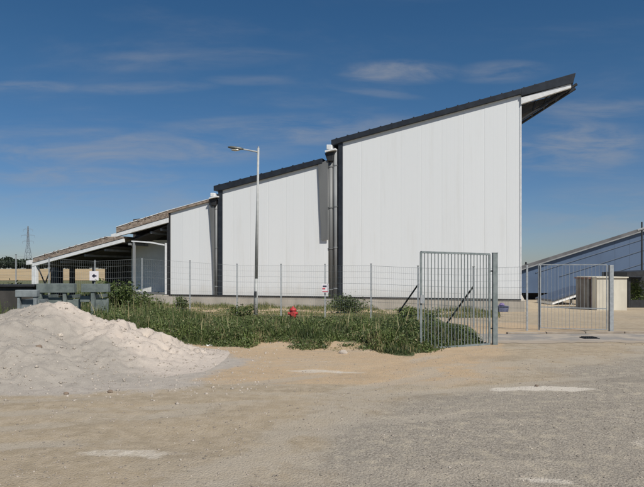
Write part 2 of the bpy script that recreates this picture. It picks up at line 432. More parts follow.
# plinth and drip flashing
pl = fpart('plinth', [(133,294.5),(525,300.4),(525,314.5),(133,307)], -.16, DEP+.2, M['plinth'], bld, bev=.02)
fpart('drip_flashing', [(170.5,294.1),(521,298.9),(521,300.1),(170.5,295.2)], -.20, -.161, M['dark'], bld)
# corner flashings, navy
fpart('corner_flashing', [(218.6,295.4),(222.6,295.5),(222.6,188),(218.6,189)], -.06, .5, M['navy'], bld)
fpart('corner_flashing', [(338.6,297.2),(342.8,297.3),(342.8,141.5),(338.6,142.5)], -.06, .5, M['navy'], bld)
fpart('corner_flashing', [(169.2,295),(170.6,295),(170.6,212),(169.2,212.4)], -.05, .3, M['dark'], bld)
# white corner strips at block ends
fpart('corner_strip', [(520.2,299.4),(521.6,299.4),(521.6,95),(520.2,95.4)], -.03, .3, M['whitep'], bld)
# roofs
fpart('roof', [(331.8,140.4),(521,89.2),(521,94.8),(343,142.6),(331.8,146)], -.16, DEP+.3, M['navy'], bld, bev=.02)
fpart('roof', [(214.6,186.2),(323,158.6),(323,163.6),(222,190.6),(214.6,191)], -.16, DEP+.3, M['navy'], bld, bev=.02)
fpart('roof', [(169,210.9),(211,199.2),(211,201.4),(169,213.2)], -.12, DEP+.3, M['brown'], bld)
fpart('roof_trim', [(169,210.2),(211,198.6),(211,199.1),(169,210.8)], -.14, DEP+.3, M['whitep'], bld)
# raised ribs of the roof covering along the rake
rb = MB()
for k in range(22):
    x = 336+k*11; y = 140.4+(x-331.8)*(89.2-140.4)/(521-331.8)
    if x > 570: break
    fpr(rb, [(x,y-.9),(x+1.4,y-1.3),(x+1.4,y+.3),(x,y+.7)], -.1, DEP if x < 519 else 1.45)
for k in range(10):
    x = 219+k*10.5; y = 186.2+(x-214.6)*(158.6-186.2)/(323-214.6)
    fpr(rb, [(x,y-.8),(x+1.2,y-1.1),(x+1.2,y+.2),(x,y+.5)], -.1, DEP)
rb.build('roof_rib', M['navy'], bld)
# cantilevered eave at the high end: slab, white raker, soffit, brace
OD = 1.5
ov = fpart('overhang', [(521,89.2),(575.6,73.6),(573,84),(521,96.8)], -.16, OD, M['navy'], bld, bev=.02)
fpart('raker_beam', [(521,98),(571,84.3),(571,88),(521,104.5)], -.1, .12, M['whitep'], ov)
fpart('raker_beam', [(521,99),(568,86.3),(568,88.5),(521,105)], OD-.3, OD-.08, M['whitep'], ov)
bm_ = MB()
u0, z0 = UZ(521.5,118.5); u1, z1 = UZ(577.5,82.5)
for vv in (.3, OD-.35): bm_.tube(W(u0, vv, z0), W(u1, vv, z1), .075, n=6)
for t in (.2, .42, .64):
    ua, za = u0+(u1-u0)*t, z0+(z1-z0)*t
    ub, zb = UZ(521+50*(t+.1), 104-16*(t+.1))
    bm_.tube(W(ua, .3, za), W(ub, .3, zb), .045, n=6)
    bm_.tube(W(ua, .3, za), W(ua, OD-.35, za), .045, n=6)
bm_.build('brace', M['dark'], ov)
fpart('soffit_panel', [(521,106),(560,91.5),(560,93.5),(521,114)], .32, OD-.4, M['soffit'], ov)
# valley gutters, outlets, downpipes
for (gx, gy, px_, s) in ((330.6, 148.0, 333.6, .8), (214.6, 195.4, 216.0, .62)):
    gt = fpart('gutter', [(gx-3.4*s,gy-3*s),(gx+3*s,gy-3*s),(gx+3*s,gy+3*s),(gx-3.4*s,gy+3*s)], -.32, DEP*.9, M['whitep'], bld, bev=.03)
    fpart('gutter_lip', [(gx-5*s,gy+4.6*s),(gx+8*s,gy+1.6*s),(gx+8*s,gy+3.4*s),(gx-5*s,gy+6.4*s)], -.36, .3, M['whitep'], gt)
    fpart('outlet', [(gx-6.5*s,gy+7*s),(gx+5*s,gy+6*s),(gx+3.2*s,gy+17*s),(gx-3*s,gy+17*s)], -.2, .3, M['dark'], gt, bev=.03)
def dp_(px, y0, y1, r, v, mat):
    ua, za = UZ(px, y0, v); ub, zb = UZ(px, y1, v)
    t = MB().tube(W(ua, v, za), W(ua, v, zb-.05), r, n=14)
    o = t.build('downpipe', mat, bld, True)
    z = zb+1
    while z < za-.4:
        MB().tube(W(ua, v, z), W(ua, v, z+.06), r*1.18, n=14).build('pipe_clip', mat, o); z += 2.4
dp_(330.6, 152, 307, .16, .12, M['grey']); dp_(335.6, 150, 306, .13, .1, M['pipe'])
dp_(216.4, 199, 303, .10, .1, M['pipe'])
# thin grey sheets shaped as the roof overhang's shadow at the block ends
def add_shade(pts, v):
    fpart('shade_sheet', pts, v, v+.03, M['grey'], bld)
add_shade([(318.8,164.6),(328.6,160),(328.6,240),(321.8,240)], -.13)
add_shade([(209.6,202.6),(215.2,201),(215.2,297),(214.4,297),(213.2,255)], -.12)

# ---- open shed joined to the low end
shl = UZ(36, 300)
shed = thing('open_shed', W(shl[0], 0, -.62), 'low open sided shed with white raker beams and brown roof edge left of the warehouse', 'shed')
rf1 = fpart('roof', [(34.6,258.2),(109,237),(124,236.4),(124,238.2),(34.6,262.6)], -.15, 12, M['brown'], shed)
rf2 = fpart('roof', [(117.6,227.6),(169,211),(169,217.4),(117.6,232.8)], -.15, 12, M['brown'], shed)
fpart('roof_trim', [(34.6,257.5),(109,236.3),(109,236.9),(34.6,258.1)], -.18, 12, M['whitep'], rf1)
fpart('roof_trim', [(117.6,226.8),(169,210.2),(169,210.9),(117.6,227.5)], -.18, 12, M['whitep'], rf2)
tb = MB()
for k in range(34):
    t = k/33; x = 35+t*73; y = 257.9+(x-34.6)*(236.2-257.4)/(109-34.6)
    if random.random() < .35: fpr(tb, [(x,y-.4),(x+1.3,y-1.2),(x+1.3,y+.5),(x,y+.9)], -.17-.03*random.random(), 11.5)
tb.build('batten', M['brown'], rf1)
tb = MB()
for k in range(24):
    t = k/23; x = 118+t*50; y = 227.6+(x-117.6)*(211-227.6)/(169-117.6)
    if random.random() < .35: fpr(tb, [(x,y-.4),(x+1.3,y-1.3),(x+1.3,y+.5),(x,y+.9)], -.17-.03*random.random(), 11.5)
tb.build('batten', M['brown'], rf2)
b1 = [(33.5,262.9),(124,238.6),(124,242.2),(33.5,266.4)]; b2 = [(112,234.6),(169,217.8),(169,222.6),(112,238.2)]
fpart('raker_beam', b1, -.12, .12, M['whitep'], shed)
fpart('raker_beam', b2, -.12, .12, M['whitep'], shed)
for vv in (4, 8, 11.6):
    fpart('raker_beam', b1, vv, vv+.2, M['dark'], shed)
    fpart('raker_beam', b2, vv, vv+.2, M['dark'], shed)
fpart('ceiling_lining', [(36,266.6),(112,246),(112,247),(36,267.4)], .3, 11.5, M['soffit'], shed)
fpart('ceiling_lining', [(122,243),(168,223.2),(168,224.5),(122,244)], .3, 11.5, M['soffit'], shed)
fpart('column', [(32.6,264.8),(36.8,263.6),(36.8,304),(32.6,304)], -.1, .18, M['whitep'], shed, bev=.015)
fpart('column', [(32.6,264.8),(36.8,263.6),(36.8,304),(32.6,304)], 11.4, 11.7, M['dark'], shed)
fpart('column', [(50.5,262),(58.5,262),(58.5,303),(50.5,303)], 3, 3.5, M['navy'], shed, vref=3)
fpart('column', [(69.3,258),(72.8,257),(72.8,303),(69.3,303)], 4, 4.25, M['dark'], shed, vref=4)
fpart('column', [(92,253),(94,252),(94,303),(92,303)], 8, 8.2, M['dark'], shed, vref=8)
br = MB()
for (a, c2) in (((38.5,268),(45,284)), ((51,268),(45,284))):
    ua, za = UZ(*a, 2); ub, zb = UZ(*c2, 2); br.tube(W(ua, 2, za), W(ub, 2, zb), .05, n=6)
br.build('brace', M['dark'], shed)
gb = UZ(30, 262.5)
fpart('gutter', [(28,260.8),(32.2,259.9),(32.2,264.6),(28,265)], -.2, 11.8, M['whitep'], shed, bev=.02)
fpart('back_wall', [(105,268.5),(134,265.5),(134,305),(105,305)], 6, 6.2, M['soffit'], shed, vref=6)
pz = MB()                                  # purlins crossing under the roof
for (x, y) in ((60,260.6),(84,254),(104,248.6),(128,242.6),(150,231),(160,228)):
    u, z = UZ(x, y); pz.obox(u-.06, u+.06, .12, 11.4, z-.16, z-.02, W)
pz.build('purlin', M['pipe'], shed)
# porch room between shed and warehouse
pv = 2.3
pw = fpart('porch_wall', [(131.5,240),(170,240),(170,295),(131.5,295)], pv, pv+.15, M['porch'], shed, vref=pv)
fpart('upper_shade', [(131.5,219),(171,215),(171,240),(131.5,240)], pv+.2, pv+.4, M['soffit'], shed, vref=pv)  # dark plane standing in for the shaded roof underside above the porch
fpart('porch_rail', [(131.5,240.6),(150,241.6),(166,244.6),(166,245.9),(150,243),(131.5,241.8)], -.02, .06, M['whitep'], shed)
fpart('porch_rail', [(133,291.6),(166,292.2),(166,294.6),(133,294.4)], -.03, .08, M['grey'], shed)
fpart('porch_post', [(132.8,242),(134.6,242),(134.6,294.2),(132.8,294.2)], -.01, .12, M['pipe'], shed)
fpart('porch_post', [(165.2,243),(167,243),(167,294.2),(165.2,294.2)], -.05, .12, M['whitep'], shed)
fpart('porch_post', [(167.2,222),(169.1,222),(169.1,294.4),(167.2,294.4)], -.02, .2, M['dark'], shed)

# ------------------------------------------------------------ second building to the right
D2 = 48.
def qpart(name, pts, d0, d1, mat, parent, bev=0, sk=0):
    a = [P(x, y, d0) for x, y in pts]
    o = MB().prism(a, [p+Vector((sk*(d1-d0), d1-d0, 0)) for p in a]).build(name, mat, parent)
    if bev: bevel(o, bev)
    return o
sb = thing('solar_hall', P(600, 302, D2), 'big blue grey gabled hall with rising roof line at the right edge', 'building')
m, nt, b = newmat('blue_cladding'); v = pos(nt); s = nt.nodes.new('ShaderNodeSeparateXYZ'); nt.links.new(v, s.inputs[0])
fr = mathn(nt, 'FRACT', mathn(nt, 'MULTIPLY', s.outputs[0], .9)); e = ramp(nt, fr, 0., .06)
c = mixc(nt, e, (.055,.08,.125), (.082,.122,.195)); c = mixc(nt, ramp(nt, tex(nt, .5, 4, vec=v), .4, .7), c, (.07,.104,.168))
nt.links.new(c, b.inputs['Base Color']); b.inputs['Roughness'].default_value = .4; M['bclad'] = m
qpart('wall', [(516,269.5),(790,184),(790,293),(516,293)], D2, D2+14, M['bclad'], sb, sk=.33)
qpart('roof', [(513,268.5),(792,180.5),(792,184),(513,272.2)], D2-.2, D2+14.4, M['roofgrey'], sb, sk=.33)
for x in np.linspace(521, 785, 12):
    p = P(x, 297, D2+.4); MB().box(p.x-.1, p.x+.1, p.y, p.y+.25, -1.2, p.z).build('column', M['pipe'], sb)
M['bclad2'] = simple('hall_rail', (.11,.14,.19), (.09,.12,.165), 1, .5, 0, 0)
for off in (9, 20, 33, 48):
    qpart('purlin', [(516+off*2.2,269.5+off-.68*off),(790,184+off),(790,184.7+off),(516+off*2.2,270.2+off-.68*off)], D2-.05, D2-.003, M['bclad2'], sb)
qpart('roof_edge', [(513,271.9),(792,183.2),(792,184.4),(513,273.0)], D2-.26, D2-.203, M['pipe'], sb)
qpart('base_shade', [(516,293.2),(790,293.2),(790,310),(516,310)], D2+1.5, D2+2, M['dark'], sb)  # dark sheet put in for the shadow under the open hall
fm = MB(); p = P(526, 262, D2-.1); fm.tube(p, P(526, 270, D2-.1), .07, n=6); p2 = P(524.5,265.4,D2-.1); fm.tube(p2, P(528,264.6,D2-.1), .06, n=6)
fm.build('finial', M['dark'], sb)
mast = thing('mast', P(641.8, 308, 44)*1, 'thin dark mast with pale cross arm at the far right edge', 'mast')
MB().tube(P(641.8,309,44), P(641.8,222,44), .075, .05, n=8).build('pole', M['dark'], mast)
MB().tube(P(637.5,230.5,43.9), P(645,228,43.9), .09, n=8).build('cross_arm', M['pipe'], mast)
# tilted white framed panel table
tt = thing('tilted_rack', P(570, 304, 41), 'low tilted rack with white frame on short legs in front of the blue hall', 'rack')
qpart('frame', [(552.5,301.6),(590,289.2),(590,292.4),(552.5,304.6)], 41, 44, M['whitep'], tt)
qpart('panel', [(552,299.6),(590,286.6),(590,288.8),(552,301.4)], 40.9, 44.1, M['solar'], tt)
for x in (562, 571, 580, 588):
    qpart('leg', [(x,295),(x+1.3,294.6),(x+1.3,308),(x,308)], 41.3, 41.45, M['pipe'], tt)

# cream kiosk
ks = thing('kiosk', P(610, 310, 36), 'small cream rendered kiosk with grey shaded side behind the right gate', 'kiosk')
a = P(597,310,35.2); b_ = P(627,310,35.2); zt = P(610,278,35.2).z; zb = gz(15,36)-.1
back = Vector((0,2.6,0)); lft = P(583.5, 310, 36.6)
kw = MB().prism([(a.x,a.y,zb),(b_.x,b_.y,zb),(b_.x,b_.y,zt),(a.x,a.y,zt)], [(a.x,a.y+2.6,zb),(b_.x,b_.y+2.6,zb),(b_.x,b_.y+2.6,zt),(a.x,a.y+2.6,zt)]).build('wall', M['cream'], ks)
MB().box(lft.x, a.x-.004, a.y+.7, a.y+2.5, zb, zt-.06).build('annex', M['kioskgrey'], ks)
MB().box(a.x-.05, b_.x+.06, a.y-.07, a.y+2.7, zt, zt+.07).build('roof', M['cream'], ks)
MB().box(lft.x-.05, a.x-.056, a.y+.6, a.y+2.6, zt-.055, zt+.03).build('roof', M['rustroof'], ks)
for k in range(5): MB().box(lft.x+.12+.13*k, lft.x+.17+.13*k, a.y+.66, a.y+.7, zb+.2, zt-.25).build('vent_slat', M['rustroof'], ks)
# dark lean-to beside it
lt = thing('dark_shelter', P(636, 310, 38), 'dark open shelter with a flat roof right of the cream kiosk', 'shelter')
qpart('roof', [(627,272),(668,270),(668,276.4),(627,277)], 37.6, 41, M['dark'], lt)
for x in (628.5, 664): qpart('post', [(x,277),(x+2,277),(x+2,312),(x,312)], 37.8, 38, M['dark'], lt)
qpart('back_panel', [(627,277),(668,277),(668,312),(627,312)], 40.6, 40.8, M['dark'], lt)
qpart('low_wall', [(630.6,300),(664,300),(664,312),(630.6,312)], 37.85, 38.0, M['dark'], lt)

# blue crate on the yard in front of the plinth
cr = thing('crate', P(503, 312, 27), 'small blue plastic crate on the sand beyond the gate post', 'crate')
qpart('body', [(498.6,306.6),(508.8,306.8),(508.4,312),(499,312)], 26.8, 27.2, M['pallet'], cr, .01)
qpart('rim', [(498.2,305.8),(509.2,306),(509.2,306.7),(498.2,306.5)], 26.77, 27.23, M['pallet'], cr)
cl_ = thing('plastic_sack', P(501.5, 306, 27), 'violet crumpled sack lying on the blue crate', 'sack')
ms = MB().lathe(P(501.8,306,27), [(.02,.0),(.10,.01),(.13,.05),(.09,.10),(.03,.13)], 9); 
ms.v = [(x+random.uniform(-.015,.015), y, z+random.uniform(-.01,.01)) for x,y,z in ms.v]
ms.build('bag', simple('violet_sack', (.22,.16,.32), (.14,.10,.22), 10, .5), cl_)

# ------------------------------------------------------------ gates
def rail(mb, a, b, w, h=None): 
    a, b = Vector(a), Vector(b); mb.tube(a, b, w*.7071, n=4); return mb
def gate_leaf(root, A, B, za, zb, H, nbar, mat, tubew=.04, barw=.018, low=0):
    A, B = Vector(A), Vector(B)
    fr = MB()
    a0, b0 = Vector((A.x,A.y,za)), Vector((B.x,B.y,zb)); up = Vector((0,0,H))
    rail(fr, a0, b0, tubew); rail(fr, a0+up, b0+up, tubew); rail(fr, a0, a0+up, tubew); rail(fr, b0, b0+up, tubew)
    fr.build('frame', mat, root)
    for k in range(1, nbar):
        t = k/nbar; p = a0.lerp(b0, t)
        MB().tube(p, p+up, barw/2, n=6).build('bar', mat, root)
GL = thing('swing_gate', (3.72, 13.75, 0), 'open galvanised swing gate leaf with vertical bars and thick post by the weedy bank', 'gate')
A0 = P(421, 350, 12.75); B0 = P(489.4, 345, 13.75)
gate_leaf(GL, (A0.x,A0.y), (B0.x,B0.y), A0.z+.02, B0.z+.02, 1.955, 21, M['gate'], .042, .02)
pp = P(494.8, 345, 13.78)
o = MB().box(pp.x-.05, pp.x+.055, pp.y-.05, pp.y+.055, -.15, P(494,253.2,13.78).z).build('post', M['gate'], GL); bevel(o, .006)
MB().box(pp.x-.054, pp.x+.059, pp.y-.054, pp.y+.059, P(494,253.2,13.78).z, P(494,253.2,13.78).z+.012).build('post_cap', M['gate'], o)
for zz in (.35, 1.6): MB().tube((B0.x, B0.y, zz), (pp.x-.04, pp.y, zz), .016, n=8).build('hinge', M['dark'], GL)
t1 = A0.lerp(B0, .04)
MB().box(A0.x-.02, A0.x+.06, A0.y-.05, A0.y-.02, .95, 1.12).build('lock_box', M['galv'], GL)

GR = thing('barred_gate', (7.6, 16.7, 0), 'slim barred gate with mesh lower half closed between thin posts on the right', 'gate')
A1 = P(540.5, 329.5, 17.25); B1 = P(606.8, 331.5, 16.75)
gate_leaf(GR, (A1.x,A1.y), (B1.x,B1.y), A1.z+.05, B1.z+.05, 1.72, 18, M['galv'], .022, .009)
for q, w in ((P(539,329,17.3), .022), (P(611,331.8,16.72), .05)):
    ztop = P(611,265,16.72).z if w > .04 else P(540,264,17.3).z
    o = MB().box(q.x-w, q.x+w, q.y-w, q.y+w, -.2, ztop).build('post', M['galv'], GR); bevel(o, .005)
mr = MB(); a0 = Vector((A1.x,A1.y,.62)); b0 = Vector((B1.x,B1.y,.60)); rail(mr, a0, b0, .026); mr.build('mid_rail', M['galv'], GR)

# ------------------------------------------------------------ mesh fence
fposts = [(-14, 31.0, 2.40), (16, 30.8, 2.33), (49, 30.4, 2.2), (95, 29.9, 2.06), (142, 29.3, 2.16), (190, 28.5, 2.0), (237, 27.5, 1.84), (281, 26.2, 1.82),
          (325, 24.6, 1.80), (371, 22.7, 1.79), (418, 20.7, 1.70), (473.6, 18.7, 1.66), (527, 17.15, 1.72)]
FN = thing('mesh_fence', ((371-CX)/F*22.7, 22.7, gz(1.7,22.7)), 'long welded wire mesh fence on galvanised posts in front of the warehouse', 'fence')
FP = []
for k, (px, d, zt) in enumerate(fposts):
    x = (px-CX)/F*d; zb = gz(x, d); FP.append(Vector((x, d, zb))); fposts[k] = (px, d, zt)
    o = MB().box(x-.024, x+.024, d-.02, d+.02, zb-.3, zt+.06).build('post', M['galv'], FN)
    MB().box(x-.034, x+.034, d-.029, d+.029, zt+.06, zt+.075).build('post_cap', M['dark'], o)
for k in range(len(FP)-1):
    a, b_ = FP[k], FP[k+1]; za, zb = fposts[k][2], fposts[k+1][2]
    mb = MB(); n = max(8, int((b_-a).length/.1)); r = .0022
    for j in range(1, n):
        t = j/n; q = a.lerp(b_, t); zt = za+(zb-za)*t; mb.tube((q.x,q.y,q.z+.03), (q.x,q.y,zt), r, n=3, caps=False)
    for j in range(10):
        f = j/9; r2 = .0042 if j in (0,3,6,9) else .0026
        mb.tube((a.x,a.y,a.z+.05+(za-a.z-.05)*f), (b_.x,b_.y,b_.z+.05+(zb-b_.z-.05)*f), r2, n=3, caps=False)
    mb.build('mesh_panel', M['wire'], FN)
def strut(x0, y0, d0, x1, y1, d1):
    MB().tube(P(x0,y0,d0), P(x1,y1,d1), .028, n=6).build('brace_strut', M['dark'], FN)
strut(418.5,284,20.7, 399,312,21.9); strut(473,287,18.7, 445,326,20.2)
def sign(px0, px1, py0, py1, d, label):
    s = thing('warning_sign', P(px0, py1, d), label, 'sign')
    a = P(px0, py0, d); b_ = P(px1, py1, d)
    MB().box(a.x, b_.x, d-.012, d, b_.z, a.z).build('plate', M['sign'], s)
    w, h = b_.x-a.x, a.z-b_.z
    return s, a, b_, w, h
s, a, b_, w, h = sign(321.8, 328.8, 283.6, 292.6, 24.52, 'small white sign with dark header and red band on the fence near the downpipe')
MB().box(a.x+w*.15, a.x+w*.7, 24.499, 24.507, a.z-h*.36, a.z-h*.2).build('dark_lettering', M['signdark'], s)
MB().box(a.x+w*.08, a.x+w*.5, 24.499, 24.507, a.z-h*.62, a.z-h*.48).build('red_band', M['signred'], s)
MB().box(a.x+w*.08, a.x+w*.9, 24.499, 24.507, a.z-h*.92, a.z-h*.84).build('red_band', M['signred'], s)
s, a, b_, w, h = sign(89.6, 98.6, 271.2, 280.4, 29.82, 'small white sign with a single dark mark on the fence left of the porch')
MB().box(a.x+w*.28, a.x+w*.78, 29.799, 29.807, a.z-h*.58, a.z-h*.42).build('dark_mark', M['signdark'], s)
MB().box(a.x+w*.42, a.x+w*.58, 29.799, 29.8065, a.z-h*.68, a.z-h*.32).build('dark_mark', M['signdark'], s)

# ------------------------------------------------------------ street lamp
LD = 28.2
base = P(255.6, 304, LD); base.z = gz(base.x, LD)
lp = thing('street_lamp', base, 'tall grey street lamp with one long arm standing against the middle white wall', 'lamp')
top = P(258.4, 148, LD)
o = MB().tube(base, base.lerp(top, .22), .095, .085, n=14).tube(base.lerp(top,.22), top, .075, .045, n=14).build('pole', M['lamp'], lp, True)
MB().lathe(base, [(.16,0),(.16,.03),(.10,.05)], 12).build('base_plate', M['lamp'], o)
dz = P(255.7, 294, LD); MB().box(dz.x-.05, dz.x+.05, LD-.105, LD-.08, dz.z-.14, dz.z+.12).build('hatch', M['dark'], o)
MB().tube(P(258.4,150,LD), P(258.4,146.6,LD), .035, n=8).build('finial', M['lamp'], o)
q = [P(258.3,152.2,LD), P(250.5,150.6,LD), P(243,149.3,LD)]
am = MB(); am.tube(q[0],q[1],.038,.034).tube(q[1],q[2],.034,.03); am.build('arm', M['lamp'], lp)
# cobra-head housing
secs = [(243.6,149.3,.05,.04),(241,149.1,.11,.075),(236,148.6,.15,.10),(231,147.9,.13,.085),(228,147.3,.05,.04)]
vs = []; n = 12
for (x, y, wy, hz) in secs:
    c0 = P(x, y, LD)
    for k in range(n):
        t = 2*PI*k/n; vs.append((c0.x, c0.y+wy*math.cos(t), c0.z+hz*math.sin(t)*(1. if math.sin(t) > 0 else .45)))
fs = [(j*n+k, j*n+(k+1) % n, (j+1)*n+(k+1) % n, (j+1)*n+k) for j in range(4) for k in range(n)]+[tuple(range(n)), tuple(range(4*n, 5*n))]
hd = link('lamp_head', vs, fs, M['lamphead'], lp, True)
c0 = P(235.6,149.6,LD); ml = MB().lathe((c0.x,c0.y,c0.z-.07), [(.03,0),(.10,.02),(.13,.06)], 12)
ml.v = [(c0.x+(x-c0.x)*1.7, y, z) for x, y, z in ml.v]; ml.build('lens', M['glass'], hd, True)

# ------------------------------------------------------------ red hydrant
hp = P(293, 330, 19.5); hp.z = gz(hp.x, 19.5); ztop = P(293, 306.4, 19.5).z; H = ztop-hp.z; hr = .72
hy = thing('fire_hydrant', hp, 'red fire hydrant rising out of the weeds before the fence', 'hydrant')
MB().lathe(hp, [(.10,0),(.10,.04),(.07,.05),(.07,H*.35),(.085,H*.37),(.095,H*.42),(.10,H*.46),(.10,H*.72),(.085,H*.76)], 18).build('barrel', M['red'], hy, True)
MB().lathe(hp, [(.115,H*.76),(.115,H*.79),(.10,H*.86),(.07,H*.92),(.03,H*.94),(.03,H)], 18).build('bonnet', M['red'], hy, True)
for s_ in (-1, 1):
    c0 = hp+Vector((0,0,H*.60)); MB().tube(c0+Vector((.07*s_,-.03,0)), c0+Vector((.14*s_,-.03,0)), .042, n=12).tube(c0+Vector((.14*s_,-.03,0)), c0+Vector((.155*s_,-.03,0)), .05, n=6).build('side_outlet', M['red'], hy)
c0 = hp+Vector((0,0,H*.58)); MB().tube(c0+Vector((0,-.07,0)), c0+Vector((0,-.15,0)), .055, n=12).tube(c0+Vector((0,-.15,0)), c0+Vector((0,-.17,0)), .064, n=6).build('front_outlet', M['red'], hy)

# ------------------------------------------------------------ sand heap
prof = [(-150,372),(-90,352),(-40,334),(0,318),(15,310.5),(30,305.5),(45,303.5),(60,302),(70,304),(80,308.5),(95,314),(110,316),(120,317),(135,323.5),(150,328),(165,333),(180,342),(195,348.5),(215,354),(235,359),(262,364)]
RY = 11.7
prX = [((x-CX)/F*RY, EYE-(y-HY)/F*RY) for x, y in prof]
def ridge(x):
    if x <= prX[0][0]: return prX[0][1]
    for (a, za), (b_, zb) in zip(prX, prX[1:]):
        if x <= b_: return za+(zb-za)*(x-a)/(b_-a)
    return prX[-1][1]
hv = []; hf = []; HX = np.arange(-9.2, -.9, .045); HYs = np.arange(8.1, 15.6, .045)
for y in HYs:
    for x in HX:
        r = max(ridge(x), 0.)
        fy = 8.55+.16*(x+4.6)+(.9*sm(-3.6,-1.2,x))+.18*n3(x,3,.6,2)+.30*n3(x,y,1.7,22)
        ry = RY+.25*n3(x, 1, .5, 8)
        if y < ry:
            t = SP((y-fy)/(ry-fy)); h = r*(.30*t+.25*t*t+.45*t*t*(3-2*t))
            h *= 1
        else:
            t = SP(1-(y-ry)/(1.2+1.6*r)); h = r*t
        # secondary cone at left front, gullies
        c1 = .78-.36*math.hypot((x+5.1), (y-10.5)*.9)
        h = max(h, c1 if c1 > 0 else 0)
        lump = noise.fractal(Vector((x*1.1, y*1.1, 2)), 1., 2., 5)
        rd = abs(noise.noise(Vector((x*2.3, y*1.6, 7))))
        fine = noise.fractal(Vector((x*5.5, y*5.5, 4)), .8, 2., 4)
        k = sm(0, .25, h)
        cell = noise.cell(Vector((x*5.5+.8*noise.noise(Vector((x*4,y*4,1))), y*5.5+.8*noise.noise(Vector((x*4,y*4,9))), 3)))
        cl_k = sm(-4.6, -3.4, x)*sm(10.4, 11.6, y)
        cell2 = noise.cell(Vector((x*9+noise.noise(Vector((x*6,y*6,2))), y*9, 5)))
        h += k*(.095*lump+.09*(rd-.25)+.045*fine+.085*cl_k*(cell-.5)+.03*(.3+cl_k)*(cell2-.5))
        h -= .008
        if h < -.01: h = -.05
        hv.append((x, y, gz(x, y)+h))
nhx = len(HX)
hf = [(j*nhx+k, j*nhx+k+1, (j+1)*nhx+k+1, (j+1)*nhx+k) for j in range(len(HYs)-1) for k in range(nhx-1)
      if max(hv[j*nhx+k][2]-gz(hv[j*nhx+k][0],hv[j*nhx+k][1]), hv[(j+1)*nhx+k+1][2]-gz(hv[(j+1)*nhx+k+1][0],hv[(j+1)*nhx+k+1][1])) > -.04]
m, nt, b = newmat('heap_sand'); v = pos(nt); s = nt.nodes.new('ShaderNodeSeparateXYZ'); nt.links.new(v, s.inputs[0])
nf = tex(nt, 45, 6, .7, vec=v); nm_ = tex(nt, 5, 6, .65, vec=v); nl = tex(nt, .9, 5, .6, vec=v)
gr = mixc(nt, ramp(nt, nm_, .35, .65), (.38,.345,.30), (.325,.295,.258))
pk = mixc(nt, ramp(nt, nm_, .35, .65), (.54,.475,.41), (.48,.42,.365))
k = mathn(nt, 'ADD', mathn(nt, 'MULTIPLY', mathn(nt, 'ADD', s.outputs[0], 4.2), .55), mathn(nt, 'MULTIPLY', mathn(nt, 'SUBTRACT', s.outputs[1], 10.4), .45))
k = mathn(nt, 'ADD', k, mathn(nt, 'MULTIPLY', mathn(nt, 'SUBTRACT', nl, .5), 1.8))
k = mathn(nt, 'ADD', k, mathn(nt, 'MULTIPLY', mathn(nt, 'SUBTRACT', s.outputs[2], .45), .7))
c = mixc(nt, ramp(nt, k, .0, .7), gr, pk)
c = mixc(nt, mathn(nt, 'MULTIPLY', ramp(nt, nf, .56, .7), .5), c, (.62,.56,.49))
c = mixc(nt, mathn(nt, 'MULTIPLY', mathn(nt, 'SUBTRACT', 1., ramp(nt, nf, .3, .42)), .4), c, (.26,.22,.18))
nt.links.new(c, b.inputs['Base Color']); b.inputs['Roughness'].default_value = .97; b.inputs['Specular IOR Level'].default_value = .1
bump(nt, b, mathn(nt, 'ADD', nf, mathn(nt, 'MULTIPLY', nm_, 1.2)), .7, .03)
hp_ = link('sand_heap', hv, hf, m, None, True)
tag(hp_, 'broad heap of pale crushed stone and sand at the left of the yard', 'sand heap')
HD = {(round(x_,3), round(y_,3)): z_ for x_, y_, z_ in hv}
pts = []
idx = rng.integers(0, len(hv), 9000)
for i_ in idx:
    x, y, z = hv[i_]; hh = z-gz(x, y)
    if hh < -.02: continue
    if hh > .25 and random.random() < .35: continue
    pts.append((x, y, z+.004))
for _ in range(250):
    x = random.uniform(-6.5, -.6); y = 8.2+.14*(x+4.6)+random.gauss(0,.5); pts.append((x, y, gz(x, y)+.003))
tag(scatter_stones('heap_rubble', pts, .005, .036, M['heapstones'], .75), kind='stuff')
# a few separate boulders on the heap and at the weeds
def heapz(x, y):
    k = int(round((x-HX[0])/.045)); j = int(round((y-HYs[0])/.045))
    if 0 <= k < nhx and 0 <= j < len(HYs): return max(hv[j*nhx+k][2], gz(x, y))
    return gz(x, y)
def rock(x, y, r, label, mat, seed, grp=None, sq=.7):
    import bmesh
    bm = bmesh.new(); bmesh.ops.create_icosphere(bm, subdivisions=2, radius=r); z = heapz(x, y)
    for v_ in bm.verts:
        k = 1+.35*noise.noise(v_.co/r*1.1+Vector((seed,0,0))); v_.co *= k; v_.co.z *= sq
    me = bpy.data.meshes.new('rock'); bm.to_mesh(me); bm.free(); me.materials.append(mat)
    o = bpy.data.objects.new('rock', me); o.location = (x, y, z+r*sq*.3); C.objects.link(o)
    return tag(o, label, 'rock')
M['rock'] = simple('rock_pale', (.50,.44,.37), (.36,.31,.26), 9, .9, 0, .4, .01)
M['rockd'] = simple('rock_brown', (.20,.15,.11), (.13,.10,.075), 9, .9, 0, .4, .01)
rock((39-CX)/F*9.8, 9.8, .055, 'brown stone stuck in the front of the sand heap', M['rockd'], 3)
rock((60-CX)/F*10.7, 10.7, .045, 'pale lump of stone high on the sand heap', M['rock'], 5)
rock((343-CX)/F*12.3, 12.3, .08, 'round pale stone at the foot of the weedy bank', M['rock'], 8)
rock((66-CX)/F*8.2, 8.2, .035, 'little brown stone on the track before the sand heap', M['rockd'], 12)
rock((110-CX)/F*8.35, 8.35, .04, 'dark little stone right of the heap toe on the track', M['rockd'], 15)
rock((533-CX)/F*8.9, 8.75, .028, 'tiny dark stone beside the white dust patch', M['rockd'], 19)
